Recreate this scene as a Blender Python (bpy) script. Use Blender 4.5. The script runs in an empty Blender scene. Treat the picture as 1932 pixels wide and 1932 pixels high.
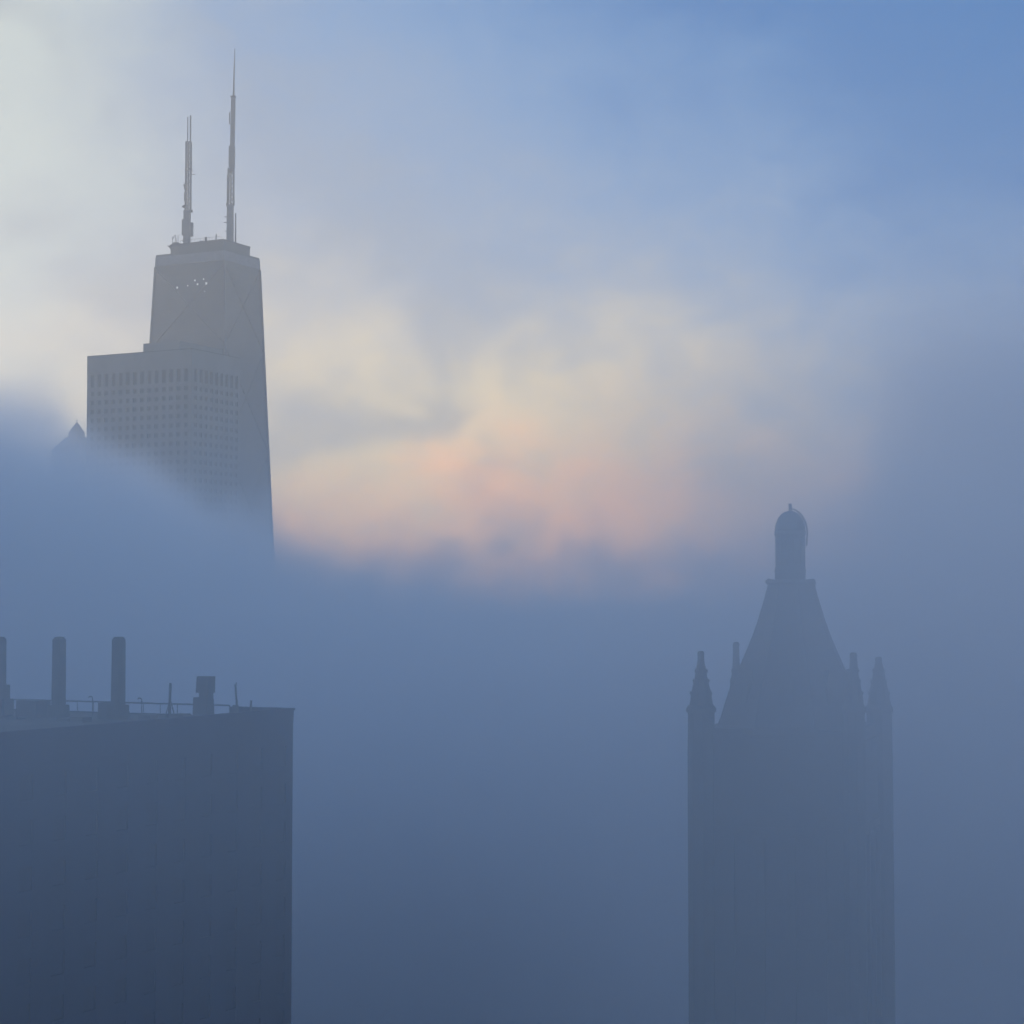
import bpy, math, random
from mathutils import Vector, Matrix

R = math.radians
random.seed(7)
scene = bpy.context.scene
col = scene.collection

# ------------------------------------------------------------------ camera
CAM_Z = 132.0
PITCH = R(2.95)
cam_d = bpy.data.cameras.new("camera")
cam_d.sensor_width = 36.0
cam_d.lens = 66.6
cam_d.clip_start = 0.5
cam_d.clip_end = 60000.0
cam = bpy.data.objects.new("camera", cam_d)
cam.location = (0, 0, CAM_Z)
cam.rotation_euler = (R(90) + PITCH, 0, 0)
col.objects.link(cam)
scene.camera = cam

# ------------------------------------------------------------------ render / view
scene.view_settings.view_transform = 'Standard'
scene.view_settings.look = 'None'
scene.view_settings.gamma = 1.0
scene.view_settings.exposure = 1.08
cy = scene.cycles
cy.use_denoising = True
cy.use_adaptive_sampling = True
cy.adaptive_threshold = 0.02
cy.max_bounces = 8
cy.diffuse_bounces = 2
cy.glossy_bounces = 2
cy.volume_bounces = 3
cy.volume_step_rate = 2.0
cy.volume_max_steps = 256

# ------------------------------------------------------------------ sky
SUN_AZ, SUN_EL = R(-32.0), R(7.0)      # azimuth from the view direction (+Y), clockwise


def sock(tree, v, to):
    if isinstance(v, (int, float)):
        to.default_value = v
    elif isinstance(v, (tuple, list)):
        to.default_value = (*v, 1.0) if (len(v) == 3 and to.type == 'RGBA') else v
    else:
        tree.links.new(v, to)


class G:
    """small expression helper for node trees"""
    def __init__(self, tree, geo=False):
        self.t, self.geo = tree, geo

    def n(self, kind, **kw):
        nd = self.t.nodes.new(kind)
        for k, v in kw.items():
            setattr(nd, k, v)
        return nd

    def m(self, op, a, b=0.0, c=0.0, clamp=False):
        nd = self.n('ShaderNodeMath', operation=op, use_clamp=clamp)
        for i, v in enumerate((a, b, c)):
            sock(self.t, v, nd.inputs[i])
        return nd.outputs[0]

    def add(self, a, b): return self.m('ADD', a, b)
    def sub(self, a, b): return self.m('SUBTRACT', a, b)
    def mul(self, a, b): return self.m('MULTIPLY', a, b)

    def smooth(self, v, lo, hi, a=0.0, b=1.0):
        nd = self.n('ShaderNodeMapRange', interpolation_type='SMOOTHERSTEP')
        for i, x in enumerate((v, lo, hi, a, b)):
            sock(self.t, x, nd.inputs[i])
        return nd.outputs[0]

    def bump(self, x, y, cx, cy_, sx, sy):
        """a soft round hump of height 1"""
        a = self.m('POWER', self.m('ABSOLUTE', self.m('DIVIDE', self.sub(x, cx), sx)), 2.0)
        b = self.m('POWER', self.m('ABSOLUTE', self.m('DIVIDE', self.sub(y, cy_), sy)), 2.0)
        return self.m('EXPONENT', self.mul(self.add(a, b), -1.0))

    def noise(self, vec, scale, detail=3.0, rough=0.5, dist=0.0):
        nd = self.n('ShaderNodeTexNoise', noise_dimensions='3D')
        nd.inputs['Scale'].default_value = scale
        nd.inputs['Detail'].default_value = detail
        nd.inputs['Roughness'].default_value = rough
        nd.inputs['Distortion'].default_value = dist
        if vec is not None:
            self.t.links.new(vec, nd.inputs['Vector'])
        return nd.outputs[0]

    def mix(self, f, a, b):
        nd = self.n('ShaderNodeMix', data_type='RGBA')
        sock(self.t, f, nd.inputs[0])
        sock(self.t, a, nd.inputs[6])
        sock(self.t, b, nd.inputs[7])
        return nd.outputs[2]


def lin(r, g, b):
    f = lambda c: (c / 255 / 12.92) if c / 255 <= 0.04045 else ((c / 255 + 0.055) / 1.055) ** 2.4
    return (f(r), f(g), f(b))


world = bpy.data.worlds.new("World")
scene.world = world
world.use_nodes = True
wt = world.node_tree
wt.nodes.clear()
g = G(wt)
tc = g.n('ShaderNodeTexCoord')
vec = tc.outputs['Generated']
sep = g.n('ShaderNodeSeparateXYZ')
wt.links.new(vec, sep.inputs[0])
dx, dy, dz = sep.outputs
DEG = 57.29578
az = g.mul(g.m('ARCTAN2', dx, dy), DEG)                 # degrees east of the view axis
el = g.mul(g.m('ARCSINE', dz), DEG)                     # degrees above the horizon
sky = g.n('ShaderNodeTexSky', sky_type='NISHITA')
sky.sun_disc = False
sky.sun_elevation = SUN_EL
sky.sun_rotation = SUN_AZ
sky.altitude = 150
sky.air_density = 1.2
sky.dust_density = 2.0
sky.ozone_density = 1.5
blue = g.n('ShaderNodeMix', data_type='RGBA', blend_type='MULTIPLY')
blue.inputs[0].default_value = 1.0
wt.links.new(sky.outputs[0], blue.inputs[6])
blue.inputs[7].default_value = (0.124, 0.155, 0.203, 1)
base = blue.outputs[2]
# stretched cloud noise in direction space
mp = g.n('ShaderNodeMapping')
mp.inputs['Scale'].default_value = (1.0, 1.0, 1.5)
wt.links.new(vec, mp.inputs['Vector'])
n1 = g.noise(mp.outputs[0], 5.0, 4.0, 0.5, 0.4)
n2 = g.noise(mp.outputs[0], 11.0, 3.5, 0.5, 0.4)
wob = g.mul(g.sub(n1, 0.5), 14.0)
n3 = g.noise(mp.outputs[0], 30.0, 4.0, 0.55, 0.6)
wob2 = g.add(g.mul(g.sub(n2, 0.5), 4.0), g.mul(g.sub(n3, 0.5), 3.2))
azw = g.add(az, g.add(wob, wob2))
elw = g.add(el, g.add(wob2, g.mul(wob, -0.5)))
# a clear blue sector high up and to the right
diag = g.sub(g.add(elw, g.mul(azw, 0.75)), 0.0)
clear = g.smooth(diag, -2.0, 25.0)
overcast = g.mix(g.smooth(elw, 0.0, 13.0), lin(204, 184, 158), lin(150, 162, 180))
bluec = g.mix(g.smooth(diag, 14.0, 26.0), lin(84, 138, 194), lin(10, 106, 176))
c = g.mix(clear, overcast, bluec)
# pale bank of sunlit fog to the left, brightest low beside the sun
c = g.mix(g.mul(g.smooth(azw, -6.0, -21.0), 0.85), c, lin(196, 206, 198))
# cream and peach light low in the middle
glow = g.bump(azw, elw, -1.5, 3.9, 12.0, 4.3)
c = g.mix(g.mul(glow, 0.92), c, (1.16, 0.91, 0.42))
peach = g.bump(azw, elw, 2.0, 1.2, 13.5, 2.5)
c = g.mix(g.mul(peach, 0.95), c, (1.9, 0.88, 0.24))
# grey undersides
c = g.mix(g.mul(g.mul(g.smooth(n2, 0.42, 0.70), 0.5), g.smooth(diag, 16.0, 5.0)), c, lin(132, 142, 156))
# away from this quarter of the sky only the clear sky and a thin veil remain
frame = g.mul(g.smooth(g.m('ABSOLUTE', az), 46.0, 18.0), g.smooth(el, 46.0, 20.0))
half = g.n('ShaderNodeMix', data_type='RGBA', blend_type='MULTIPLY')
half.inputs[0].default_value = 1.0
wt.links.new(c, half.inputs[6])
half.inputs[7].default_value = (0.51, 0.51, 0.51, 1)
c = g.mix(frame, base, half.outputs[2])
bg = g.n('ShaderNodeBackground')
wt.links.new(c, bg.inputs[0])
bg.inputs[1].default_value = 1.0
out = g.n('ShaderNodeOutputWorld')
wt.links.new(bg.outputs[0], out.inputs[0])

# ------------------------------------------------------------------ sun
sun_d = bpy.data.lights.new("sun", 'SUN')
sun_d.energy = 0.85
sun_d.angle = R(10)
sun_d.color = (1.0, 0.84, 0.66)
sun = bpy.data.objects.new("sun", sun_d)
sd = Vector((math.sin(SUN_AZ) * math.cos(SUN_EL), math.cos(SUN_AZ) * math.cos(SUN_EL), math.sin(SUN_EL)))
sun.rotation_euler = sd.to_track_quat('Z', 'Y').to_euler()
sun.location = (0, 0, 600)
col.objects.link(sun)

# ------------------------------------------------------------------ helpers
F = 3575.0


def at(px, py, Y):
    """the world point at distance Y north of the camera, seen at px, py of a 1932 px wide picture"""
    u, v = (px - 966) / F, (966 - py) / F
    d = Vector((u, math.cos(PITCH) - v * math.sin(PITCH), math.sin(PITCH) + v * math.cos(PITCH)))
    d *= Y / d.y
    return Vector((d.x, d.y, d.z + CAM_Z))


class MB:
    def __init__(self):
        self.v, self.f, self.sm = [], [], []

    def poly(self, verts, faces, smooth=False):
        b = len(self.v)
        self.v += [tuple(p) for p in verts]
        self.f += [tuple(b + i for i in f) for f in faces]
        self.sm += [smooth] * len(faces)

    def box(self, lo, hi, M=None):
        x0, y0, z0 = lo
        x1, y1, z1 = hi
        vs = [(x, y, z) for z in (z0, z1) for x, y in ((x0, y0), (x1, y0), (x1, y1), (x0, y1))]
        if M is not None:
            vs = [M @ Vector(p) for p in vs]
        self.poly(vs, [(3, 2, 1, 0), (4, 5, 6, 7), (0, 1, 5, 4), (1, 2, 6, 5), (2, 3, 7, 6), (3, 0, 4, 7)])

    def prism(self, bottom, top, smooth=False):
        n = len(bottom)
        self.poly(list(bottom) + list(top),
                  [tuple(reversed(range(n))), tuple(range(n, 2 * n))], False)
        b = len(self.v) - 2 * n
        for i in range(n):
            j = (i + 1) % n
            self.f.append((b + i, b + j, b + n + j, b + n + i))
            self.sm.append(smooth)

    def tube(self, pts, rad, n=8):
        rad = rad if isinstance(rad, (list, tuple)) else [rad] * len(pts)
        pts = [Vector(p) for p in pts]
        rings = []
        for i, p in enumerate(pts):
            d = (pts[min(i + 1, len(pts) - 1)] - pts[max(i - 1, 0)]).normalized()
            a = d.cross(Vector((0, 0, 1)))
            if a.length < 1e-3:
                a = Vector((1, 0, 0))
            a.normalize()
            b = d.cross(a).normalized()
            rings.append([p + (a * math.cos(2 * math.pi * k / n) + b * math.sin(2 * math.pi * k / n)) * rad[i] for k in range(n)])
        vs = [q for r in rings for q in r]
        fs = []
        for i in range(len(pts) - 1):
            for k in range(n):
                j = (k + 1) % n
                fs.append((i * n + k, i * n + j, (i + 1) * n + j, (i + 1) * n + k))
        fs.append(tuple(reversed(range(n))))
        fs.append(tuple((len(pts) - 1) * n + k for k in range(n)))
        self.poly(vs, fs, True)

    def lathe(self, prof, center, n=32, M=None, smooth=True, twist=0.0):
        """prof: list of (radius, z)"""
        vs = []
        for r, z in prof:
            for k in range(n):
                a = 2 * math.pi * k / n + twist
                vs.append(Vector((center[0] + r * math.cos(a), center[1] + r * math.sin(a), z)))
        fs = []
        for i in range(len(prof) - 1):
            for k in range(n):
                j = (k + 1) % n
                fs.append((i * n + k, i * n + j, (i + 1) * n + j, (i + 1) * n + k))
        fs.append(tuple(reversed(range(n))))
        fs.append(tuple((len(prof) - 1) * n + k for k in range(n)))
        if M is not None:
            vs = [M @ p for p in vs]
        self.poly(vs, fs, smooth)

    def build(self, name, mat, parent=None):
        me = bpy.data.meshes.new(name)
        me.from_pydata(self.v, [], self.f)
        me.validate()
        import bmesh
        bm = bmesh.new()
        bm.from_mesh(me)
        sm = {f.index: s for f, s in zip(bm.faces, self.sm)} if len(bm.faces) == len(self.sm) else {}
        bmesh.ops.recalc_face_normals(bm, faces=bm.faces)
        for f in bm.faces:
            f.smooth = sm.get(f.index, False)
        bm.to_mesh(me)
        bm.free()
        me.materials.append(mat)
        o = bpy.data.objects.new(name, me)
        col.objects.link(o)
        if parent is not None:
            o.parent = parent
            if parent.type == 'EMPTY' or parent.parent is not None:
                inv = Matrix.Identity(4)
                p = parent
                chain = []
                while p is not None:
                    chain.append(p)
                    p = p.parent
                for p in reversed(chain):
                    inv = inv @ p.matrix_parent_inverse @ p.matrix_basis
                o.matrix_parent_inverse = inv.inverted()
        return o


def tag(o, label=None, cat=None, group=None, kind=None):
    for k, v in (('label', label), ('category', cat), ('group', group), ('kind', kind)):
        if v:
            o[k] = v
    return o


def thing(name, loc, label, cat, group=None):
    o = bpy.data.objects.new(name, None)
    o.location = loc
    o.empty_display_size = 1.0
    col.objects.link(o)
    return tag(o, label, cat, group)


def mat(name, color, rough=0.8, var=0.12, scale=0.3, metallic=0.0, bump=0.1, streak=0.0):
    m = bpy.data.materials.new(name)
    m.use_nodes = True
    t = m.node_tree
    q = G(t)
    bs = t.nodes['Principled BSDF']
    co = q.n('ShaderNodeTexCoord')
    mpn = q.n('ShaderNodeMapping')
    mpn.inputs['Scale'].default_value = (1, 1, 1.0 - streak)
    t.links.new(co.outputs['Object'], mpn.inputs['Vector'])
    nz = q.noise(mpn.outputs[0], scale, 6.0, 0.6)
    cc = q.mix(q.smooth(nz, 0.3, 0.7), tuple(c_ * (1 - var) for c_ in color), tuple(min(1, c_ * (1 + var)) for c_ in color))
    t.links.new(cc, bs.inputs['Base Color'])
    bs.inputs['Roughness'].default_value = rough
    bs.inputs['Metallic'].default_value = metallic
    bs.inputs['Specular IOR Level'].default_value = 0.5 if rough < 0.55 else 0.2
    if bump:
        bp = q.n('ShaderNodeBump')
        bp.inputs['Strength'].default_value = bump
        bp.inputs['Distance'].default_value = 0.1
        nb = q.noise(co.outputs['Object'], scale * 8, 4.0)
        t.links.new(nb, bp.inputs['Height'])
        t.links.new(bp.outputs[0], bs.inputs['Normal'])
    return m


M = {
    'dark_alu': mat('dark_anodised_aluminium', (0.06, 0.058, 0.06), 0.5, 0.15, 0.08),
    'brace': mat('black_steel_brace', (0.055, 0.054, 0.056), 0.5),
    'band': mat('pale_louvre_band', (0.16, 0.16, 0.17), 0.7),
    'mast': mat('painted_steel_mast', (0.12, 0.12, 0.13), 0.6),
    'equip': mat('grey_equipment', (0.08, 0.08, 0.085), 0.7),
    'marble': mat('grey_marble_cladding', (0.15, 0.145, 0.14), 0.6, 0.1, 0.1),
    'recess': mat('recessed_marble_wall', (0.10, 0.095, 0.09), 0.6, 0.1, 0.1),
    'glass': mat('dark_window_glass', (0.055, 0.055, 0.058), 0.6, 0.1, 0.5, bump=0),
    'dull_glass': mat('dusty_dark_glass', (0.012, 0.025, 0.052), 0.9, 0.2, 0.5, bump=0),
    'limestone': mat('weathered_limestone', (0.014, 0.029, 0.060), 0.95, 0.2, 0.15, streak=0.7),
    'roof': mat('dark_roof_felt', (0.05, 0.05, 0.05), 0.95, 0.25, 0.2),
    'chimney': mat('sooty_brick', (0.06, 0.058, 0.05), 0.95, 0.25, 0.8),
    'terracotta': mat('glazed_terracotta', (0.055, 0.055, 0.052), 0.7, 0.15, 0.3),
    'lead': mat('dark_lead_roof', (0.05, 0.05, 0.055), 0.6, 0.2, 0.4),
    'asphalt': mat('asphalt', (0.05, 0.05, 0.052), 0.95, 0.2, 0.2),
    'paving': mat('concrete_paving', (0.16, 0.155, 0.15), 0.9, 0.15, 0.3),
    'paint': mat('road_paint', (0.7, 0.7, 0.68), 0.7),
}


def lit_mat():
    m = bpy.data.materials.new('lit_window')
    m.use_nodes = True
    bs = m.node_tree.nodes['Principled BSDF']
    bs.inputs['Base Color'].default_value = (0.6, 0.6, 0.55, 1)
    bs.inputs['Emission Color'].default_value = (1.0, 0.97, 0.9, 1)
    bs.inputs['Emission Strength'].default_value = 0.2
    return m


M['lit'] = lit_mat()

# grid of the city: streets run 27 degrees off the view axis
D1 = Vector((-math.sin(R(63)), math.cos(R(63)), 0))     # away, to the left
D2 = Vector((math.sin(R(27)), math.cos(R(27)), 0))      # away, to the right
UP = Vector((0, 0, 1))


def frame_at(origin, z=0.0):
    """local frame: x along D1 (left), y along D2 (right, away), z up; origin = the near corner"""
    m = Matrix.Identity(4)
    m.col[0][:3] = D1
    m.col[1][:3] = D2
    m.col[2][:3] = UP
    m.col[3][:3] = (origin.x, origin.y, z)
    return m


# ------------------------------------------------------------------ setting: ground and streets
gm = MB()
gm.poly([(-9000, -9000, 0), (9000, -9000, 0), (9000, 12000, 0), (-9000, 12000, 0)], [(0, 1, 2, 3)])
ground = tag(gm.build('ground', M['asphalt']), 'flat concrete ground of the city far below the fog', 'ground', kind='structure')
rm = MB()
rp0 = Vector((28, -40, 0)) - D2 * 600
W = Vector((D2.y, -D2.x, 0))
rm.poly([p + UP * 0.004 for p in (rp0 - W * 11, rp0 + W * 11, rp0 + W * 11 + D2 * 3200, rp0 - W * 11 + D2 * 3200)], [(0, 1, 2, 3)])
tag(rm.build('road', M['asphalt']), 'wide asphalt avenue running between the towers', 'road', kind='structure')
lm = MB()
for k in range(0, 3200, 12):
    for off in (-5.5, 0, 5.5):
        a = rp0 + D2 * k + W * off + UP * 0.008
        lm.poly([a - W * .08, a + W * .08, a + W * .08 + D2 * 3, a - W * .08 + D2 * 3], [(0, 1, 2, 3)])
tag(lm.build('road_markings', M['paint']), 'white dashed lane markings on the avenue', 'markings', kind='structure')


# ------------------------------------------------------------------ the tapered skyscraper with two antennas
def skyscraper():
    C = at(422, 468, 1100)
    ztop = C.z
    h = ztop
    L1, L2 = 48.9, 36.0
    root_xy = C + D1 * (L1 / 2) + D2 * (L2 / 2)
    ctr = Vector((root_xy.x, root_xy.y, 0))
    root = thing('antenna_skyscraper', ctr, 'dark tapering skyscraper with two tall white antennas on its flat roof', 'skyscraper')

    def half(z):
        t = (ztop - z) / h
        return (L1 + 31.0 * t) / 2, (L2 + 19.0 * t) / 2

    def corner(sx, sy, z, grow=0.0):
        a, b = half(z)
        return ctr + D1 * sx * (a + grow) + D2 * sy * (b + grow) + UP * z
    sq = ((-1, -1), (1, -1), (1, 1), (-1, 1))
    w = MB()
    zb = ztop - 7.0
    w.prism([corner(sx, sy, 0) for sx, sy in sq], [corner(sx, sy, zb) for sx, sy in sq])
    wall = w.build('wall', M['dark_alu'], root)
    b = MB()
    b.prism([corner(sx, sy, zb + .01, .35) for sx, sy in sq], [corner(sx, sy, ztop - 1.3, .35) for sx, sy in sq])
    b.build('louvre_band', M['band'], root)
    b = MB()
    b.prism([corner(sx, sy, ztop - 1.29, .15) for sx, sy in sq], [corner(sx, sy, ztop, .15) for sx, sy in sq])
    b.build('parapet', M['dark_alu'], root)
    # floors: thin spandrel rings and mullions
    sp = MB()
    z = 12.0
    while z < zb - 2:
        for (p, q) in ((0, 1), (3, 0)):
            (ax, ay), (bx, by) = sq[p], sq[q]
            A, B = corner(ax, ay, z, .18), corner(bx, by, z, .18)
            A2, B2 = corner(ax, ay, z + 1.4, .18), corner(bx, by, z + 1.4, .18)
            Ai, Bi = corner(ax, ay, z, -.3), corner(bx, by, z, -.3)
            A2i, B2i = corner(ax, ay, z + 1.4, -.3), corner(bx, by, z + 1.4, -.3)
            sp.poly([A, B, Bi, Ai, A2, B2, B2i, A2i], [(0, 1, 2, 3), (4, 5, 6, 7), (0, 1, 5, 4), (1, 2, 6, 5), (2, 3, 7, 6), (3, 0, 4, 7)])
        z += 3.9
    so = sp.build('spandrel', M['dark_alu'], wall)
    # big X braces: five per long face
    zs = [0, 82, 158, 226, 286, zb - 1]
    for (p, q) in ((0, 1), (3, 0)):
        for i in range(5):
            for flip in (0, 1):
                bm_ = MB()
                (ax, ay), (bx, by) = (sq[p], sq[q]) if not flip else (sq[q], sq[p])
                A, B = corner(ax, ay, zs[i] + .5, .05), corner(bx, by, zs[i + 1] - .5, .05)
                bm_.tube([A, B], .4, 4)
                bm_.build('brace', M['brace'], root)
    for sx, sy in sq:
        cb = MB()
        cb.tube([corner(sx, sy, 0, .1), corner(sx, sy, zb - .1, .1)], .8, 4)
        cb.build('corner_column', M['brace'], root)
    # lit windows high up on the left face
    def face_pt(px, py):
        best = None
        u, v = (px - 966) / F, (966 - py) / F
        d = Vector((u, math.cos(PITCH) - v * math.sin(PITCH), math.sin(PITCH) + v * math.cos(PITCH)))
        o = Vector((0, 0, CAM_Z))
        p0, p1, p2 = corner(-1, -1, 0, .3), corner(1, -1, 0, .3), corner(1, -1, zb, .3)
        n = (p1 - p0).cross(p2 - p0).normalized()
        t = (p0 - o).dot(n) / d.dot(n)
        return o + d * t
    for px, py, s in ((367.5, 529, 1.0), (384, 526.5, .8), (372.5, 536, 1.1), (389, 534.5, 1.35), (354, 539, .65), (334, 542.5, 1.15), (386, 549.5, .45)):
        P = face_pt(px, py)
        wm = MB()
        r1, r2 = D1 * .42 * s, UP * .48 * s
        nrm = D2 * -.12
        wm.poly([P - r1 - r2 + nrm, P + r1 - r2 + nrm, P + r1 + r2 + nrm, P - r1 + r2 + nrm,
                 P - r1 - r2 - nrm, P + r1 - r2 - nrm, P + r1 + r2 - nrm, P - r1 + r2 - nrm],
                [(0, 1, 2, 3), (4, 5, 6, 7), (0, 1, 5, 4), (1, 2, 6, 5), (2, 3, 7, 6), (3, 0, 4, 7)])
        tag(wm.build('window', M['lit'], root), 'brightly lit window')
    # penthouse
    fr = Matrix.Translation((0, 0, 0))
    Mx = Matrix.Identity(4)
    Mx.col[0][:3] = D1
    Mx.col[1][:3] = D2
    Mx.col[2][:3] = UP
    Mx.col[3][:3] = (ctr.x, ctr.y, ztop)
    a0, b0 = L1 / 2, L2 / 2
    pm = MB()
    pm.box((-a0 + 1.0, -b0 + 1.2, .003), (a0 - 9.5, b0 - 8, 5.0), Mx)
    pent = pm.build('penthouse', M['dark_alu'], root)
    pm = MB()
    pm.box((-a0 + .7, -b0 + .9, 5.003), (a0 - 9.2, b0 - 7.7, 5.7), Mx)
    pm.build('cornice', M['equip'], pent)
    # roof platform at the left with funnel-shaped support and small dishes
    pl = at(330, 470, 1128)
    q = MB()
    q.prism([(pl.x - 1.5, pl.y - 1.5, ztop + 0), (pl.x - .2, pl.y - 1.5, ztop), (pl.x - .2, pl.y + 1.5, ztop), (pl.x - 1.5, pl.y + 1.5, ztop)],
            [(pl.x - 1.7, pl.y - 1.5, ztop + 4), (pl.x - .2, pl.y - 1.5, ztop + 4), (pl.x - .2, pl.y + 1.5, ztop + 4), (pl.x - 1.7, pl.y + 1.5, ztop + 4)])
    q.prism([(pl.x - 2, pl.y - 2, ztop + 4.01), (pl.x + 5, pl.y - 2, ztop + 4.01), (pl.x + 5, pl.y + 2, ztop + 4.01), (pl.x - 2, pl.y + 2, ztop + 4.01)],
            [(pl.x - 4.2, pl.y - 2.4, ztop + 6.4), (pl.x + 6, pl.y - 2.4, ztop + 6.4), (pl.x + 6, pl.y + 2.4, ztop + 6.4), (pl.x - 4.2, pl.y + 2.4, ztop + 6.4)])
    q.prism([(pl.x - 3, pl.y - 2, ztop + 6.41), (pl.x + 6, pl.y - 2, ztop + 6.41), (pl.x + 6, pl.y + 2, ztop + 6.41), (pl.x - 3, pl.y + 2, ztop + 6.41)],
            [(pl.x - .3, pl.y - 2, ztop + 8.6), (pl.x + 2.2, pl.y - 2, ztop + 8.6), (pl.x + 2.2, pl.y + 2, ztop + 8.6), (pl.x - .3, pl.y + 2, ztop + 8.6)])
    plat = q.build('equipment_platform', M['equip'], root)
    for ox, hh in ((-1.6, 5.2), (.2, 6.2), (.9, 4.0), (1.8, 6.0)):
        q = MB()
        q.tube([(pl.x + ox, pl.y, ztop + 7.4), (pl.x + ox, pl.y, ztop + 7.4 + hh)], .16, 6)
        q.build('aerial', M['equip'], plat)
    q = MB()
    q.tube([(pl.x - 1.6, pl.y, ztop + 10.5), (pl.x - .2, pl.y, ztop + 13.2)], .2, 6)
    q.build('aerial', M['equip'], plat)
    q = MB()
    q.lathe([(.1, -.5), (.8, -.2), (1.1, .3)], (0, 0), 16, Matrix.Translation((pl.x + 5.2, pl.y - 1, ztop + 9.2)) @ Matrix.Rotation(R(60), 4, 'Y'))
    q.build('dish', M['equip'], plat)
    # small things and railing along the penthouse roof
    zr = ztop + 5.7
    rl = MB()
    for i in range(15):
        x = -a0 + 3 + i * 2.1
        p = Mx @ Vector((x, -b0 + 1.4, 5.7))
        rl.tube([p, p + UP * 1.9], .07, 4)
    p, p2 = Mx @ Vector((-a0 + 3, -b0 + 1.4, 7.6)), Mx @ Vector((-a0 + 3 + 14 * 2.1, -b0 + 1.4, 7.6))
    rl.tube([p, p2], .08, 4)
    rl.build('railing', M['equip'], pent)
    for px, wdt, hgt in ((388.3, 1.3, 3.2), (407.7, .5, 5.0), (401, 2.6, 1.2), (380, 2.2, .9)):
        P = at(px, 462, 1112)
        q = MB()
        q.box((P.x - wdt / 2, P.y - .6, zr + .01), (P.x + wdt / 2, P.y + .6, zr + hgt))
        q.build('roof_unit', M['equip'], pent)

    # antennas
    def section(m, X, Y, z0, z1, w0, w1, lattice=False, off0=0.0, off1=0.0):
        if not lattice:
            m.prism([(X + off0 + sx * w0 / 2, Y + sy * w0 / 2, z0) for sx, sy in ((-1, -1), (1, -1), (1, 1), (-1, 1))],
                    [(X + off1 + sx * w1 / 2, Y + sy * w1 / 2, z1) for sx, sy in ((-1, -1), (1, -1), (1, 1), (-1, 1))])
            return
        for sx, sy in ((-1, -1), (1, -1), (1, 1), (-1, 1)):
            m.tube([(X + off0 + sx * w0 / 2, Y + sy * w0 / 2, z0), (X + off1 + sx * w1 / 2, Y + sy * w1 / 2, z1)], .42, 6)
        m.tube([(X + off0, Y, z0), (X + off1, Y, z1)], .45, 6)
        n = max(2, int((z1 - z0) / 3.2))
        for i in range(n):
            za, zb_ = z0 + (z1 - z0) * i / n, z0 + (z1 - z0) * (i + 1) / n
            for (ax, ay), (bx, by) in (((-1, -1), (1, -1)), ((1, -1), (1, 1)), ((1, 1), (-1, 1)), ((-1, 1), (-1, -1))):
                wa, wb = w0 + (w1 - w0) * i / n, w0 + (w1 - w0) * (i + 1) / n
                m.tube([(X + ax * wa / 2, Y + ay * wa / 2, za), (X + bx * wb / 2, Y + by * wb / 2, zb_)], .16, 4)
                m.tube([(X + ax * wa / 2, Y + ay * wa / 2, za), (X + bx * wa / 2, Y + by * wa / 2, za)], .16, 4)

    YA = 1122.0
    S = YA / F                      # metres per picture unit at that distance
    zpx = lambda py: at(400, py, YA).z
    xpx = lambda px: at(px, 400, YA).x

    def boxpx(parent, name, x0, x1, y0, y1, d=1.0, m='mast', dy=0.0):
        q = MB()
        q.box((xpx(x0), YA - d / 2 + dy, zpx(y1)), (xpx(x1), YA + d / 2 + dy, zpx(y0)))
        return q.build(name, M[m], parent)
    # left antenna
    am = MB()
    X = xpx(353)
    section(am, X, YA, ztop, zpx(397), 3.9, 3.8)
    section(am, X + .5, YA, zpx(397), zpx(321), 2.9, 2.7, True)
    section(am, X + .7, YA, zpx(321), zpx(267), 2.7, 2.5, True)
    A1 = am.build('antenna', M['mast'], root)
    boxpx(A1, 'tip_rod', 351.9, 353.6, 221, 268.5, .5)
    boxpx(A1, 'tip_rod', 356.6, 359.2, 217.5, 268.5, .7)
    boxpx(A1, 'antenna_panel', 343.5, 347.3, 414, 444, 2.0)
    boxpx(A1, 'antenna_panel', 359.6, 364.6, 420, 446, 1.8)
    boxpx(A1, 'antenna_panel', 349.5, 352.4, 268, 322, .8, dy=-1.7)
    boxpx(A1, 'antenna_panel', 346.9, 350.0, 362, 379, .8)
    for x0, x1, y0, y1 in ((345, 350, 387, 392), (359.5, 363.4, 396, 400.5), (345.8, 348.6, 347, 351), (346.8, 350, 351.5, 357), (343.2, 347.5, 389, 391)):
        boxpx(A1, 'junction_box', x0, x1, y0, y1, 1.2, 'equip')
    for y, x1 in ((329, 368), (322.5, 364.5), (325.5, 362)):
        boxpx(A1, 'side_arm', 358.5, x1, y - .55, y + .55, .4)
    # right antenna
    am = MB()
    X = xpx(434.3)
    section(am, X, YA, ztop, zpx(387), 3.9, 3.6)
    section(am, X + .3, YA, zpx(387), zpx(317), 3.2, 3.0, True)
    section(am, X + .8, YA, zpx(325), zpx(190), 2.5, 2.45, off1=.5)
    section(am, X + .9, YA, zpx(317), zpx(277), 3.0, 3.0, off1=.1)
    A2 = am.build('antenna', M['mast'], root)
    q = MB()
    q.tube([(xpx(438.7), YA, zpx(192)), (xpx(439.3), YA, zpx(150)), (xpx(440.5), YA, zpx(92))], [.65, .48, .2], 8)
    q.build('tip_rod', M['mast'], A2)
    boxpx(A2, 'collar', 433.7, 443.0, 181.2, 184.6, 2.9, 'equip')
    boxpx(A2, 'collar', 434.6, 442.0, 184.7, 192.0, 2.3, 'band')
    boxpx(A2, 'antenna_panel', 430.6, 432.5, 212, 234.5, .8)
    boxpx(A2, 'antenna_panel', 430.6, 432.8, 275, 314, .8)
    boxpx(A2, 'antenna_panel', 427.6, 431.0, 330, 388, 1.0)
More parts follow.
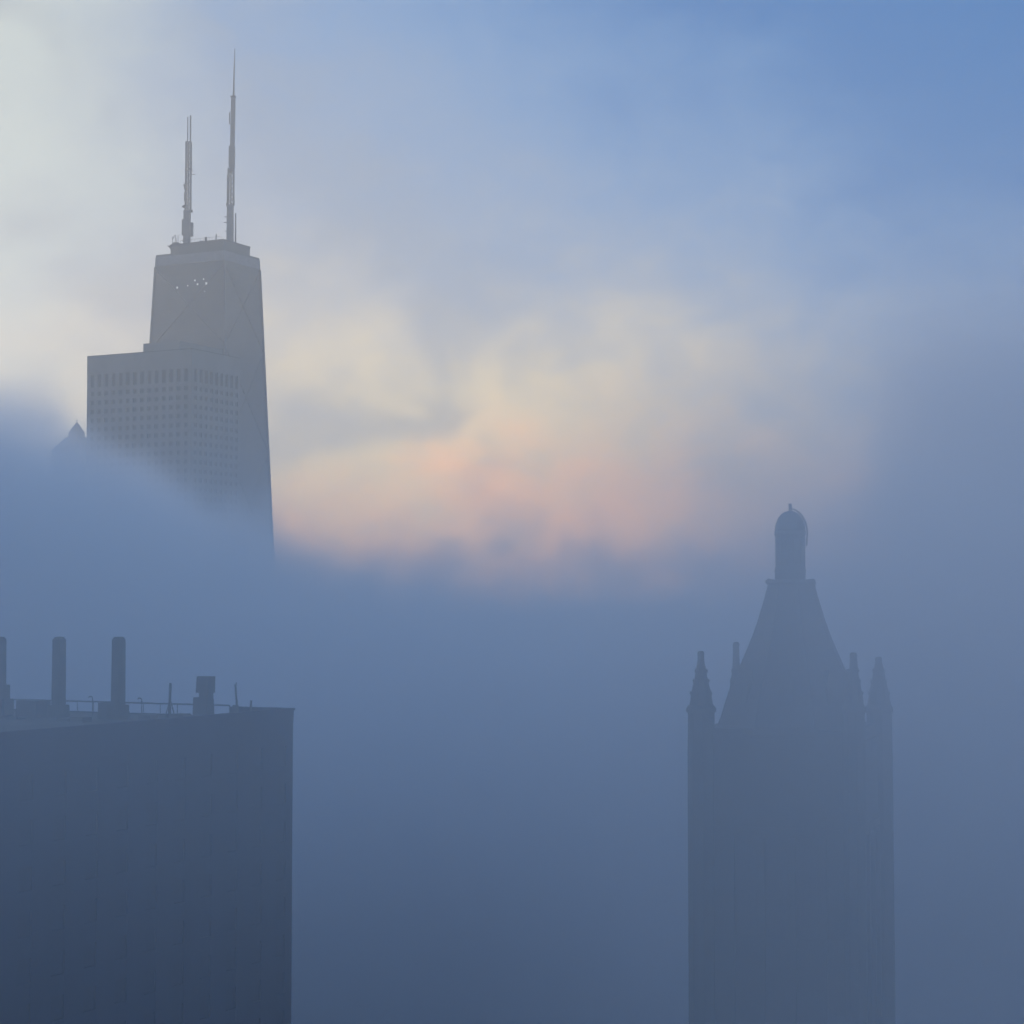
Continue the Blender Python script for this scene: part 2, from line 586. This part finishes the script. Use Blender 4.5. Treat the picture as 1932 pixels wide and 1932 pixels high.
    boxpx(A2, 'antenna_panel', 426.5, 429.5, 383, 389, 1.0, 'equip')
    for y, x0 in ((409, 423), (419.5, 422.5), (436, 424.5)):
        boxpx(A2, 'side_arm', x0, 429, y - .6, y + .6, .4)
    q = MB()
    q.tube([(xpx(444.6), YA, ztop + 1), (xpx(444.6), YA, zpx(402))], [.55, .35], 6)
    q.build('side_mast', M['mast'], A2)
    boxpx(root, 'roof_unit', 444, 450.3, 459, 467, 2.0, 'equip')
    return root


skyscraper()


# ------------------------------------------------------------------ flat-topped stone tower in front of it
def stone_tower():
    C = at(362, 658, 940)
    ztop = C.z
    # widths from the two outer corners' bearings
    def solve(px, D):
        k = (px - 966) / F
        return (k * C.y - C.x) / (D.x - k * D.y)
    L1 = solve(160, D1)
    L2 = solve(451, D2)
    base = Vector((C.x, C.y, 0))
    ctr = base + D1 * L1 / 2 + D2 * L2 / 2
    root = thing('stone_tower', ctr, 'flat-topped pale stone tower block below the antenna skyscraper, its foot lost in fog', 'tower block')
    Mx = frame_at(base)
    w = MB()
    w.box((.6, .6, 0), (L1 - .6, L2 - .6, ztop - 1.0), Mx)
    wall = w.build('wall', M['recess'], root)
    # stone frame standing proud of the wall: piers and spandrels on the two faces seen
    n1 = int(round((L1 - 5.4) / 4.3))
    n2 = int(round((L2 - 4.4) / 4.3))
    e1, e2 = (L1 - 1.5 - n1 * 2.6) / (n1), (L2 - 1.5 - n2 * 2.6) / (n2)
    zt = ztop - 9.5          # top of the tall windows
    fm = MB()
    rows = [(zt - 6.6, zt)]
    z = zt - 6.6 - 2.2
    while z > 12:
        rows.append((z - 2.3, z))
        z -= 4.6
    for ax, L, n in ((0, L1, n1), (1, L2, n2)):
        pitch = (L - 2.4) / n
        pw = pitch - 2.4
        def bx(a0, a1, z0, z1, m=fm, d0=0.0, d1=.6):
            if ax == 0:
                m.box((a0, d0, z0), (a1, d1, z1), Mx)
            else:
                m.box((d0, a0, z0), (d1, a1, z1), Mx)
        bx(.002, L - .002, zt + .002, ztop)
        for i in range(n + 1):
            c0 = 1.2 + i * pitch - pw / 2
            c1 = c0 + pw
            bx(max(c0, .61 if ax else .002), min(c1, L - .002), 0, zt)
        for j, (z0, z1) in enumerate(rows):
            znext = rows[j + 1][1] if j + 1 < len(rows) else 0
            for i in range(n):
                c0 = 1.2 + i * pitch + pw / 2
                bx(c0, c0 + 2.4, znext, z0, d0=.08)
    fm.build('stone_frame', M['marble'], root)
    count = 0
    rest = MB()
    for j, (z0, z1) in enumerate(rows):
        for ax, L, n in ((0, L1, n1), (1, L2, n2)):
            pitch = (L - 2.4) / n
            pw = pitch - 2.4
            for i in range(n):
                c0 = 1.2 + i * pitch + pw / 2
                own = (j == 0 or (1 <= j <= 9 and ax == 1)) and count < 99
                m = MB() if own else rest
                if ax == 0:
                    m.box((c0 + .05, .52, z0 + .05), (c0 + 2.35, .598, z1 - .05), Mx)
                else:
                    m.box((.52, c0 + .05, z0 + .05), (.598, c0 + 2.35, z1 - .05), Mx)
                if own:
                    m.build('window', M['glass'], root)
                    count += 1
    tag(rest.build('window', M['glass'], root), kind='stuff')
    m = MB()
    m.box((.02, .02, ztop + .003), (L1 - .02, L2 - .02, ztop + .35), Mx)
    m.build('roof', M['roof'], root)
    # plant room set back on the roof
    k = (265 - 966) / F
    sx = (k * C.y - C.x) / (D1.x - k * D1.y)
    m = MB()
    hgt = at(265, 655.5, 970).z - (ztop + .353)
    m.box((9, 2.0, ztop + .353), (sx + 1.2, L2 - 3, ztop + .353 + hgt), Mx)
    m.build('plant_room', M['marble'], root)


stone_tower()


# ------------------------------------------------------------------ small pointed roof far off on the left
def pointed_tower():
    Y = 1250.0
    P = at(145, 790, Y)
    s = Y / F
    root = thing('pointed_tower', (P.x, P.y, 0), 'distant slim tower whose small pointed roof just clears the fog beside the stone block', 'tower')
    zt = P.z
    def ring(hw, z):
        return [P + D1 * a * hw + D2 * b * hw + UP * (z - P.z) for a, b in ((-1, -1), (1, -1), (1, 1), (-1, 1))]
    w = MB()
    w.prism(ring(11.5, 0), ring(11.5, zt - 22))
    w.build('wall', M['marble'], root)
    r = MB()
    r.prism(ring(11.9, zt - 21.99), ring(5.0, zt - 12.5))
    r.prism(ring(4.0, zt - 12.49), ring(3.6, zt - 9))
    r.prism(ring(3.6, zt - 8.99), ring(.35, zt - 2.6))
    roof = r.build('roof', M['lead'], root)
    f = MB()
    f.tube([(P.x, P.y, zt - 2.7), (P.x, P.y, zt)], [.3, .08], 6)
    f.tube([(P.x - .7, P.y, zt - 1.3), (P.x + .7, P.y, zt - 1.3)], .18, 4)
    f.build('finial', M['lead'], roof)


pointed_tower()


# ------------------------------------------------------------------ near building with the chimneys
def rooftop_building():
    Y0 = 200.0
    C = at(554, 1336, Y0)
    zt = C.z
    base = Vector((C.x, C.y, 0))
    L1, L2 = 42.0, 95.0
    # local frame: x along D1 (left, away), y along -D2 (towards the camera)
    Mx = Matrix.Identity(4)
    Mx.col[0][:3] = D1
    Mx.col[1][:3] = -D2
    Mx.col[2][:3] = UP
    Mx.col[3][:3] = base
    ctr = base + D1 * L1 / 2 - D2 * L2 / 2
    root = thing('rooftop_building', ctr, 'near dark masonry building with a flat roof of tall chimneys, vents and railings', 'building')
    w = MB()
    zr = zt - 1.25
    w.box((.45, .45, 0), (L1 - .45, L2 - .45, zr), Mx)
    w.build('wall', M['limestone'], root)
    # piers and spandrels proud of the wall along the street front and the far end
    fm = MB()
    nb = 22
    pitch = (L2) / nb
    floors = []
    z = zr - 2.6
    while z > 8:
        floors.append((z - 2.1, z))
        z -= 3.9
    fm.box((.05, .05, floors[0][1]), (.45, L2 - .05, zr - .01), Mx)
    for i in range(nb + 1):
        c0 = max(.05, i * pitch - 1.3)
        c1 = min(L2 - .05, i * pitch + 1.3)
        fm.box((.05, c0, 0), (.45, c1, floors[0][1] - .002), Mx)
    for j, (z0, z1) in enumerate(floors):
        zn = floors[j + 1][1] if j + 1 < len(floors) else 0
        for i in range(nb):
            fm.box((.08, i * pitch + 1.3, zn), (.45, (i + 1) * pitch - 1.3, z0), Mx)
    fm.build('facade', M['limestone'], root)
    cnt = 0
    rest = MB()
    for j, (z0, z1) in enumerate(floors):
        for i in range(nb):
            own = cnt < 99 and i < 12 and j < 8
            m = MB() if own else rest
            m.box((.2, i * pitch + 1.35, z0 + .03), (.448, (i + 1) * pitch - 1.35, z1 - .03), Mx)
            if own:
                m.build('window', M['dull_glass'], root)
                cnt += 1
    tag(rest.build('window', M['dull_glass'], root), kind='stuff')
    # parapet
    p = MB()
    p.box((0, 0, zr + .002), (.5, L2, zt - .25), Mx)
    solid = (at(432, 1330, 201).x - base.x) / D1.x
    p.box((.502, 0, zr + .002), (solid, .5, zt - .25), Mx)
    p.box((solid + .002, 0, zr + .002), (L1, .5, zr + .25), Mx)
    p.box((L1 - .5, .502, zr + .002), (L1, L2, zt - .25), Mx)
    p.box((.502, L2 - .5, zr + .002), (L1 - .502, L2, zt - .25), Mx)
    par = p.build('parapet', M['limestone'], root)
    cp = MB()
    cp.box((-.12, -.12, zt - .248), (.62, L2 + .12, zt), Mx)
    cp.box((.622, -.12, zt - .248), (solid, .62, zt), Mx)
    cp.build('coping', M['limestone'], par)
    rf = MB()
    rf.box((.502, .502, zr + .003), (L1 - .502, L2 - .502, zr + .12), Mx)
    roof = rf.build('roof', M['roof'], root)
    zs = zr + .12

    # everything on the roof is set out along its far edge, a few metres in
    def along(px, inset):
        """point on the line parallel to the far edge, INSET metres towards the camera"""
        o = base - D2 * inset
        k = (px - 966) / F
        t = (k * o.y - o.x) / (D1.x - k * D1.y)
        return o + D1 * t
    def local(px, inset):
        p_ = along(px, inset)
        return (p_ - base).dot(D1), inset, p_

    def lbox(name, px0, px1, inset, ytop, depth, m, parent=roof, zb=None, taper=0.0):
        a0, _, p0 = local(px0, inset)
        a1, _, p1 = local(px1, inset)
        a0, a1 = min(a0, a1), max(a0, a1)
        ztop = at((px0 + px1) / 2, ytop, (p0.y + p1.y) / 2).z
        zb = zs if zb is None else zb
        q = MB()
        b4 = [Mx @ Vector((x, y, zb + .004)) for x, y in ((a0, inset), (a1, inset), (a1, inset + depth), (a0, inset + depth))]
        t4 = [Mx @ Vector((x, y, ztop)) for x, y in ((a0 + taper, inset + taper), (a1 - taper, inset + taper), (a1 - taper, inset + depth - taper), (a0 + taper, inset + depth - taper))]
        q.prism(b4, t4)
        return q.build(name, M[m], parent)

    # three tall square chimneys with pinched caps
    for px in (1.5, 113.5, 225.5):
        ins = 9.0
        a0, _, pc = local(px, ins)
        ztc = at(px, 1207, pc.y).z
        cap = at(px, 1201.5, pc.y).z
        q = MB()
        hw = .5
        def ring(hw, z):
            return [Mx @ Vector((a0 + sx * hw, ins + sy * hw, z)) for sx, sy in ((-1, -1), (1, -1), (1, 1), (-1, 1))]
        q.prism(ring(hw + .04, zs + .004), ring(hw, ztc))
        ch = q.build('chimney', M['chimney'], roof)
        q = MB()
        q.prism(ring(hw + .02, ztc + .002), ring(hw - .18, cap - .08))
        q.prism(ring(hw - .12, cap - .078), ring(hw - .12, cap))
        q.build('chimney_cap', M['chimney'], ch)
        q = MB()
        zf = at(px, 1352, pc.y).z
        q.prism(ring(hw + .35, zs + .005), ring(hw + .3, at(px, 1330 if px > 10 else 1292, pc.y).z))
        q.build('chimney_base', M['chimney'], ch)
    # blocky vent with an enlarged head
    a0, _, pc = local(389, 7.0)
    zz = lambda y: at(389, y, pc.y).z
    q = MB()
    def ring2(x0, x1, dpt, z):
        k0, k1 = local(x0, 7.0)[0], local(x1, 7.0)[0]
        return [Mx @ Vector((a, 7.0 + b, z)) for a, b in ((k1, -dpt), (k0, -dpt), (k0, dpt), (k1, dpt))]
    q.prism(ring2(378, 400, .65, zs + .004), ring2(380, 399, .6, zz(1318)))
    q.prism(ring2(382.5, 398.5, .5, zz(1318) + .002), ring2(383, 399, .5, zz(1307.2)))
    vent = q.build('vent_stack', M['equip'], roof)
    q = MB()
    q.prism(ring2(378, 401, .62, zz(1307)), ring2(379.5, 401, .62, zz(1276)))
    q.build('vent_head', M['equip'], vent)
    q = MB()
    q.prism(ring2(371, 382, .5, zs + .005), ring2(372, 382, .5, zz(1316)))
    q.build('vent_side_box', M['equip'], vent)
    # thin flues
    for px, ytop, r in ((323.4, 1289, .13), (446.5, 1291.5, .1), (475.5, 1322, .1)):
        _, _, pc = local(px, 5.0)
        q = MB()
        ztp = at(px, ytop, pc.y).z
        lean = -.16 if px == 446.5 else .06
        q.tube([(pc.x - lean, pc.y, zs), (pc.x - lean * .6, pc.y, zs + (ztp - zs) * .55), (pc.x + lean * .3, pc.y, ztp)], [r * 1.5, r * 1.1, r], 8)
        if px == 323.4:
            for s in (-1, 1):
                q.tube([(pc.x + s * .55, pc.y, zs), (pc.x, pc.y, at(px, 1318, pc.y).z)], .06, 6)
        if px == 446.5:
            q.tube([(pc.x + .05, pc.y, ztp - .02), (pc.x + .05, pc.y, ztp + .25)], [.08, .02], 6)
        q.build('flue', M['equip'], roof)
    # goose-neck vents
    for px, ytop in ((228 * .7728 * 1.0 + 0.5, 1314), (348 * .7728 * 1.0 + .3, 1317)):
        _, _, pc = local(px, 5.5)
        ztp = at(px, ytop, pc.y).z
        q = MB()
        q.tube([(pc.x + .05, pc.y, zs), (pc.x + .05, pc.y, ztp - .2), (pc.x - .08, pc.y, ztp - .03), (pc.x - .28, pc.y, ztp), (pc.x - .4, pc.y, ztp - .14)], .055, 8)
        q.build('goose_neck_vent', M['equip'], roof)
    # plant boxes
    lbox('plant_box', 53, 91, 9.5, 1321, 1.6, 'equip')
    lbox('plant_box', 92.5, 99, 8.2, 1322, .6, 'equip')
    lbox('plant_box', 35, 56, 12.5, 1352, 1.6, 'equip')
    lbox('plant_box', 131, 149, 13, 1354, 1.6, 'equip')
    lbox('plant_box', 197, 214, 8.5, 1326, .8, 'equip')
    lbox('plant_box', 278, 300, 8.5, 1348, 1.2, 'equip')
    lbox('plant_box', 1, 29, 8.0, 1318, 1.4, 'equip')
    lbox('plant_box', 152, 176, 14, 1352, 1.4, 'roof')
    lbox('plant_box', 340, 362, 10, 1346, 1.2, 'equip')
    lbox('plant_box', 446, 452, 5, 1330, .5, 'equip')
    # railing standing behind the parapet of the far edge
    rl = MB()
    za = zt + .1
    x0, x1 = solid + 6.2, L1 - 1
    for k in range(16):
        xx = x0 - 6 + k * 2.3
        if xx > x1:
            break
        rl.tube([Mx @ Vector((xx, .25, zr + .252)), Mx @ Vector((xx, .25, za))], .04, 6)
    rl.tube([Mx @ Vector((x0 - 6, .25, za)), Mx @ Vector((x1, .25, za))], .09, 6)
    rl.build('railing', M['equip'], roof)


rooftop_building()


# ------------------------------------------------------------------ domed tower on the right
def domed_tower():
    Y = 220.0
    s = Y / F                                    # metres per picture unit
    P = at(1493, 1100, Y)
    cx, cy_ = P.x, P.y
    Z = lambda py: at(1493, py, Y).z
    root = thing('domed_tower', (cx, cy_, 0), 'ornate tower with four corner pinnacles and a steep spire ending in a round lantern dome', 'tower')
    Rd = 198 * s
    ph = R(-31)
    angs = [R(180) - R(-31) * 0 + 0]
    # square plan: corners seen at -173, -90..105, +118, +172 picture units from the axis
    cor = []
    for k in range(4):
        a = R(25) + k * R(90)
        cor.append(Vector((cx + Rd * math.cos(a), cy_ + Rd * math.sin(a), 0)))

    def sqr(f, z, k=1.0):
        return [Vector((cx + (c_.x - cx) * f, cy_ + (c_.y - cy_) * f, z)) for c_ in cor]
    # body
    w = MB()
    w.prism(sqr(1.0, 0), sqr(1.0, Z(1382)))
    wall = w.build('wall', M['terracotta'], root)
    for zc in (Z(1405), Z(1560), Z(1760), Z(1980)):
        m = MB()
        m.prism(sqr(1.03, zc), sqr(1.03, zc + .8))
        m.build('string_course', M['terracotta'], wall)
    # tall arched openings on each side, framed by thin piers
    for k in range(4):
        A, B = cor[k], cor[(k + 1) % 4]
        n = (B - A).cross(UP).normalized()
        if (A - Vector((cx, cy_, 0))).dot(n) < 0:
            n = -n
        e = (B - A)
        for t in (.30, .5, .70):
            q = MB()
            o = A + e * t + n * .05
            dirv = e.normalized()
            pts = []
            hw = .95
            zb, zt_ = Z(1745), Z(1600)
            pts = [o - dirv * hw + UP * zb, o + dirv * hw + UP * zb]
            for i in range(9):
                a = math.pi * i / 8
                pts.append(o + dirv * hw * math.cos(a) + UP * (zt_ + hw * math.sin(a)))
            q.prism([p_ - n * .2 for p_ in pts], [p_ + n * .004 for p_ in pts])
            q.build('arched_opening', M['glass'], root)
        pr = MB()
        for t in (.2, .4, .6, .8):
            o = A + e * t
            dirv = e.normalized()
            b4 = [o - dirv * .35, o + dirv * .35, o + dirv * .35 + n * .5, o - dirv * .35 + n * .5]
            pr.prism([p_ for p_ in b4], [p_ + UP * Z(1565) for p_ in b4])
        pr.build('pier', M['terracotta'], root)
    # parapet
    m = MB()
    m.prism(sqr(1.03, Z(1382) + .002), sqr(1.03, Z(1368)))
    m.build('parapet', M['terracotta'], root)
    # corner turrets with pinnacles
    for k, (c_, ty) in enumerate(zip(cor, (1240, 1213, 1228, 1232))):
        hgt = {0: 1239, 1: 1211, 2: 1228, 3: 1231}[k]
        sc = c_.y / Y
        zt_ = at(1493, hgt, c_.y).z
        zq = lambda py: at(1493, py, c_.y).z
        q = MB()
        wide = 25 if k in (0, 2) else 20
        q.lathe([(wide * s * 1.02, 0), (wide * s * 1.02, zq(1440)), (wide * s * .98, zq(1345)), (wide * s * 1.1, zq(1343)), (wide * s * 1.1, zq(1336)),
                 (wide * s * .92, zq(1330))], (c_.x, c_.y), 8, None, False, R(22.5 + 25))
        tu = q.build('corner_turret', M['terracotta'], root)
        q = MB()
        q.lathe([(wide * s * .90, zq(1330) + .002), (wide * s * .74, zq(1305)), (wide * s * .52, zq(1283)), (wide * s * .38, zq(1262)), (7.2 * s, zq(1252)), (6.0 * s, zt_ - .6),
                 (6.9 * s, zt_ - .5), (6.4 * s, zt_ - .15), (3.0 * s, zt_)], (c_.x, c_.y), 8, None, False, R(22.5))
        cr = q
        for a in range(8):
            for (rr, py) in ((wide * s * .82, 1308), (wide * s * .6, 1285), (wide * s * .46, 1266)):
                ang = R(45 * a + 22.5)
                x, y = c_.x + rr * math.cos(ang), c_.y + rr * math.sin(ang)
                cr.lathe([(.02, zq(py) - .2), (.09, zq(py)), (.02, zq(py) + .25)], (x, y), 5)
        cr.build('pinnacle', M['terracotta'], tu)
    # steep spire, eight-sided, slightly bellied
    q = MB()
    prof = [(148, 1384), (140, 1370), (131, 1345), (121, 1313), (105, 1275), (89, 1238), (73, 1200), (63, 1172), (52, 1136), (43.5, 1104)]
    q.lathe([(r * s * 1.03, Z(py)) for r, py in prof], (cx, cy_), 8, None, False, R(22.5 + 31))
    spire = q.build('spire', M['lead'], root)
    rb = MB()
    for a in range(8):
        ang = R(45 * a + 22.5 + 31)
        rb.tube([(cx + r * s * 1.03 * math.cos(ang), cy_ + r * s * 1.03 * math.sin(ang), Z(py)) for r, py in prof], .08, 6)
    rb.build('rib', M['lead'], spire)
    # dormers with small gables low on the spire
    for a in range(8):
        ang = R(45 * a + 31)
        rr = 108 * s
        Mz = Matrix.Translation((cx + rr * math.cos(ang), cy_ + rr * math.sin(ang), 0)) @ Matrix.Rotation(ang, 4, 'Z')
        q = MB()
        q.prism([Mz @ Vector((x, y, Z(1335))) for x, y in ((-1.2, -.8), (.75, -.8), (.75, .8), (-1.2, .8))],
                [Mz @ Vector((x, y, Z(1285))) for x, y in ((-1.2, -.8), (.35, -.8), (.35, .8), (-1.2, .8))])
        q.prism([Mz @ Vector((x, y, Z(1285) + .002)) for x, y in ((-1.4, -.85), (.45, -.85), (.45, .85), (-1.4, .85))],
                [Mz @ Vector((x, y, Z(1262))) for x, y in ((-1.9, -.06), (.05, -.06), (.05, .06), (-1.9, .06))])
        q.build('dormer', M['terracotta'], root)
    # platform with four spouts
    q = MB()
    q.lathe([(46 * s, Z(1104)), (50 * s, Z(1100)), (46 * s, Z(1097)), (43 * s, Z(1094)), (41 * s, Z(1093.5))], (cx, cy_), 8, None, False, R(22.5 + 31))
    plat = q.build('platform', M['terracotta'], root)
    for a in range(4):
        ang = R(180 + 90 * a)
        q = MB()
        d = Vector((math.cos(ang), math.sin(ang), 0))
        zc = Z(1098)
        c0 = Vector((cx, cy_, zc))
        ln = 49.5 if a == 0 else 44
        q.tube([c0 + d * 38 * s, c0 + d * 44 * s + UP * .12, c0 + d * ln * s + UP * .02], [.4, .26, .1], 8)
        q.build('spout', M['terracotta'], plat)
    # round lantern and dome
    q = MB()
    q.lathe([(28.5 * s, Z(1095)), (28.5 * s, Z(1080)), (30.5 * s, Z(1078)), (29 * s, Z(1074)), (27 * s, Z(1066)), (27 * s, Z(1012)),
             (29.6 * s, Z(1010)), (29.6 * s, Z(1002))], (cx - .1, cy_), 40)
    lan = q.build('lantern', M['terracotta'], root)
    for a in range(12):
        q = MB()
        ang = R(30 * a + 8)
        x, y = cx - .1 + 27.2 * s * math.cos(ang), cy_ + 27.2 * s * math.sin(ang)
        q.tube([(x, y, Z(1066)), (x, y, Z(1013))], .1, 8)
        q.build('column', M['terracotta'], lan)
    dm = MB()
    prof = []
    for i in range(15):
        t = R(90) * i / 14
        prof.append((max(.03, 28.6 * s * math.cos(t) ** .92), Z(1001.8) + (Z(964) - Z(1001.8)) * math.sin(t)))
    dm.lathe(prof, (cx - .1, cy_), 40)
    dome = dm.build('dome', M['lead'], root)
    q = MB()
    q.tube([(cx - .05, cy_, Z(966)), (cx - .05, cy_, Z(951.5))], .2, 10)
    q.tube([(cx - .05, cy_, Z(951.6)), (cx - .05, cy_, Z(950.4))], .27, 10)
    q.build('finial', M['lead'], dome)
    # curved service ladder bending round the dome on its right side
    q = MB()
    pts = [(1496, 960.5), (1503, 962.5), (1510, 968), (1516, 976), (1520.5, 985), (1523, 995), (1524, 1006), (1523, 1018), (1522, 1030)]
    for dyy in (-.25, .25):
        q.tube([(cx + (px - 1493) * s, cy_ + dyy, Z(py)) for px, py in pts], .075, 6)
    for px, py in pts:
        q.tube([(cx + (px - 1493) * s, cy_ - .25, Z(py)), (cx + (px - 1493) * s, cy_ + .25, Z(py))], .05, 4)
    q.build('ladder', M['lead'], root)


domed_tower()

FOG = True
if FOG:
    # -------------------------------------------------------------- thin even haze around everything
    hz = MB()
    hz.box((-2200, -600, -1.0), (2200, 2400, 480))
    hm = bpy.data.materials.new('haze')
    hm.use_nodes = True
    ht = hm.node_tree
    ht.nodes.clear()
    pv = ht.nodes.new('ShaderNodeVolumePrincipled')
    pv.inputs['Color'].default_value = (0.95, 0.96, 1.0, 1)
    pv.inputs['Density'].default_value = 0.00033
    pv.inputs['Anisotropy'].default_value = 0.5
    oo = ht.nodes.new('ShaderNodeOutputMaterial')
    ht.links.new(pv.outputs[0], oo.inputs['Volume'])
    tag(hz.build('haze', hm), 'thin even haze filling the air over the whole city', 'haze', kind='stuff')

    # -------------------------------------------------------------- the drifting fog: a density grid on real ground coordinates
    fmt = bpy.data.materials.new('fog')
    fmt.use_nodes = True
    ft = fmt.node_tree
    ft.nodes.clear()
    pv = ft.nodes.new('ShaderNodeVolumePrincipled')
    pv.inputs['Color'].default_value = (0.89, 0.888, 0.952, 1)
    pv.inputs['Density'].default_value = 1.0
    pv.inputs['Anisotropy'].default_value = 0.0
    oo = ft.nodes.new('ShaderNodeOutputMaterial')
    ft.links.new(pv.outputs[0], oo.inputs['Volume'])

    gt = bpy.data.node_groups.new('fog_density', 'GeometryNodeTree')
    gt.interface.new_socket('Geometry', in_out='INPUT', socket_type='NodeSocketGeometry')
    gt.interface.new_socket('Geometry', in_out='OUTPUT', socket_type='NodeSocketGeometry')
    q = G(gt, True)
    pos = q.n('GeometryNodeInputPosition').outputs[0]
    sp = q.n('ShaderNodeSeparateXYZ')
    gt.links.new(pos, sp.inputs[0])
    x, y, z = sp.outputs
    big = q.noise(pos, 1 / 170.0, 3.0, 0.5, 0.3)
    med = q.noise(pos, 1 / 55.0, 4.0, 0.55, 0.4)
    top = q.add(CAM_Z + 5.0, 0.0)
    top = q.add(top, q.mul(q.smooth(y, 340.0, 480.0), -17.0))                      # the deck thickens northward
    top = q.add(top, q.mul(q.bump(x, y, -165.0, 560.0, 85.0, 190.0), 80.0))       # big heap before the tower block
    top = q.add(top, q.mul(q.bump(x, y, -70.0, 640.0, 60.0, 150.0), 2.0))
    rb_ = q.add(q.bump(x, y, 134.0, 335.0, 76.0, 68.0), q.mul(q.sub(med, 0.5), 0.5))
    top = q.add(top, q.smooth(rb_, 0.38, 0.52, 0.0, 32.0))
    top = q.add(top, q.mul(q.bump(x, y, 116.0, 335.0, 60.0, 50.0), 6.0))          # heap beside the domed tower
    top = q.add(top, q.mul(q.bump(x, y, 55.0, 175.0, 45.0, 60.0), 12.0))
    flat = q.n('ShaderNodeCombineXYZ')
    gt.links.new(x, flat.inputs[0])
    gt.links.new(y, flat.inputs[1])
    rag = q.noise(pos, 1 / 30.0, 3.0, 0.6, 0.8)
    puff = q.noise(flat.outputs[0], 1 / 42.0, 4.0, 0.6, 0.5)
    ridge = q.m('EXPONENT', q.mul(q.m('POWER', q.m('DIVIDE', q.sub(y, 880.0), 70.0), 2.0), -1.0))
    top = q.add(top, q.mul(ridge, q.mul(q.smooth(x, 130.0, 50.0, 0.5, 1.0), q.smooth(q.add(puff, q.mul(q.sub(rag, 0.5), 0.6)), 0.40, 0.62, 6.0, 38.0))))         # heaped northern edge of the deck
    top = q.add(top, q.mul(q.sub(puff, 0.5), q.smooth(y, 380.0, 600.0, 0.0, 44.0)))
    top = q.add(top, q.mul(q.bump(x, y, 108.0, 190.0, 42.0, 60.0), 2.0))
    top = q.add(top, q.mul(q.bump(x, y, 68.0, 325.0, 24.0, 40.0), 16.0))
    top = q.add(top, q.mul(q.bump(x, y, -160.0, 210.0, 50.0, 150.0), 60.0))       # unseen banks added either side, to shade the fog between them
    top = q.add(top, q.mul(q.bump(x, y, 152.0, 100.0, 46.0, 85.0), 50.0))  # right-hand one of the added shading banks
    top = q.add(top, q.mul(q.bump(x, y, 30.0, 120.0, 36.0, 70.0), 9.0))
    top = q.add(top, q.mul(q.smooth(y, -30.0, -220.0), 70.0))                     # unseen rise added behind the viewer, to block low sky light
    top = q.add(top, q.mul(q.sub(big, 0.5), q.smooth(y, 300.0, 700.0, 30.0, 60.0)))
    top = q.add(top, q.mul(q.sub(med, 0.5), q.smooth(y, 350.0, 700.0, 30.0, 55.0)))
    top = q.add(top, q.mul(q.sub(rag, 0.5), q.smooth(y, 300.0, 500.0, 10.0, 52.0)))
    body = q.smooth(q.sub(top, z), -7.0, 7.0)
    tail = q.mul(q.smooth(q.sub(top, z), -30.0, 0.0), 0.012)
    thick = q.add(q.smooth(y, 180.0, 520.0, 0.0026, 0.018), q.add(q.smooth(y, 20.0, -120.0, 0.0, 0.014), q.add(q.mul(q.bump(x, y, 116.0, 320.0, 56.0, 80.0), 0.05), q.mul(q.bump(x, y, 44.0, 140.0, 34.0, 70.0), 0.012))))  # includes dense unseen fog added behind the viewer to darken the foreground
    fine = q.noise(pos, 1 / 26.0, 3.0, 0.6, 0.6)
    wisp = q.mul(q.smooth(med, 0.3, 0.7, 0.7, 1.3), q.smooth(fine, 0.3, 0.7, 0.7, 1.3))
    shade_banks = q.m('MAXIMUM', q.bump(x, y, -150.0, 210.0, 48.0, 150.0), q.bump(x, y, 130.0, 110.0, 52.0, 80.0))  # where the added side banks get extra density to hold back light
    thick = q.add(thick, q.mul(shade_banks, 0.026))
    thick = q.add(thick, q.mul(q.bump(x, y, -34.0, 110.0, 34.0, 60.0), 0.003))
    deep = q.smooth(z, 133.0, 98.0, 1.0, q.smooth(y, 205.0, 380.0, q.add(q.mul(shade_banks, 1.6), q.mul(q.smooth(x, -15.0, 20.0, 0.06, 0.42), q.smooth(x, 75.0, 50.0, 0.3, 1.0))), 3.0))
    dens = q.mul(q.mul(q.add(body, tail), q.mul(thick, deep)), wisp)
    vc = q.n('GeometryNodeVolumeCube')
    LO, HI, VX = (-520, -480, 0), (520, 1400, 240), 7.0
    gt.links.new(dens, vc.inputs['Density'])
    vc.inputs['Min'].default_value = LO
    vc.inputs['Max'].default_value = HI
    for nm, i in (('Resolution X', 0), ('Resolution Y', 1), ('Resolution Z', 2)):
        vc.inputs[nm].default_value = int((HI[i] - LO[i]) / VX)
    sm_ = q.n('GeometryNodeSetMaterial')
    sm_.inputs['Material'].default_value = fmt
    go = q.n('NodeGroupOutput')
    gt.links.new(vc.outputs[0], sm_.inputs[0])
    gt.links.new(sm_.outputs[0], go.inputs[0])
    fme = bpy.data.meshes.new('fog')
    fo = bpy.data.objects.new('fog', fme)
    fme.materials.append(fmt)
    col.objects.link(fo)
    md = fo.modifiers.new('fog', 'NODES')
    md.node_group = gt
    tag(fo, 'rolling blue grey fog bank swallowing the lower city between the towers', 'fog', kind='stuff')
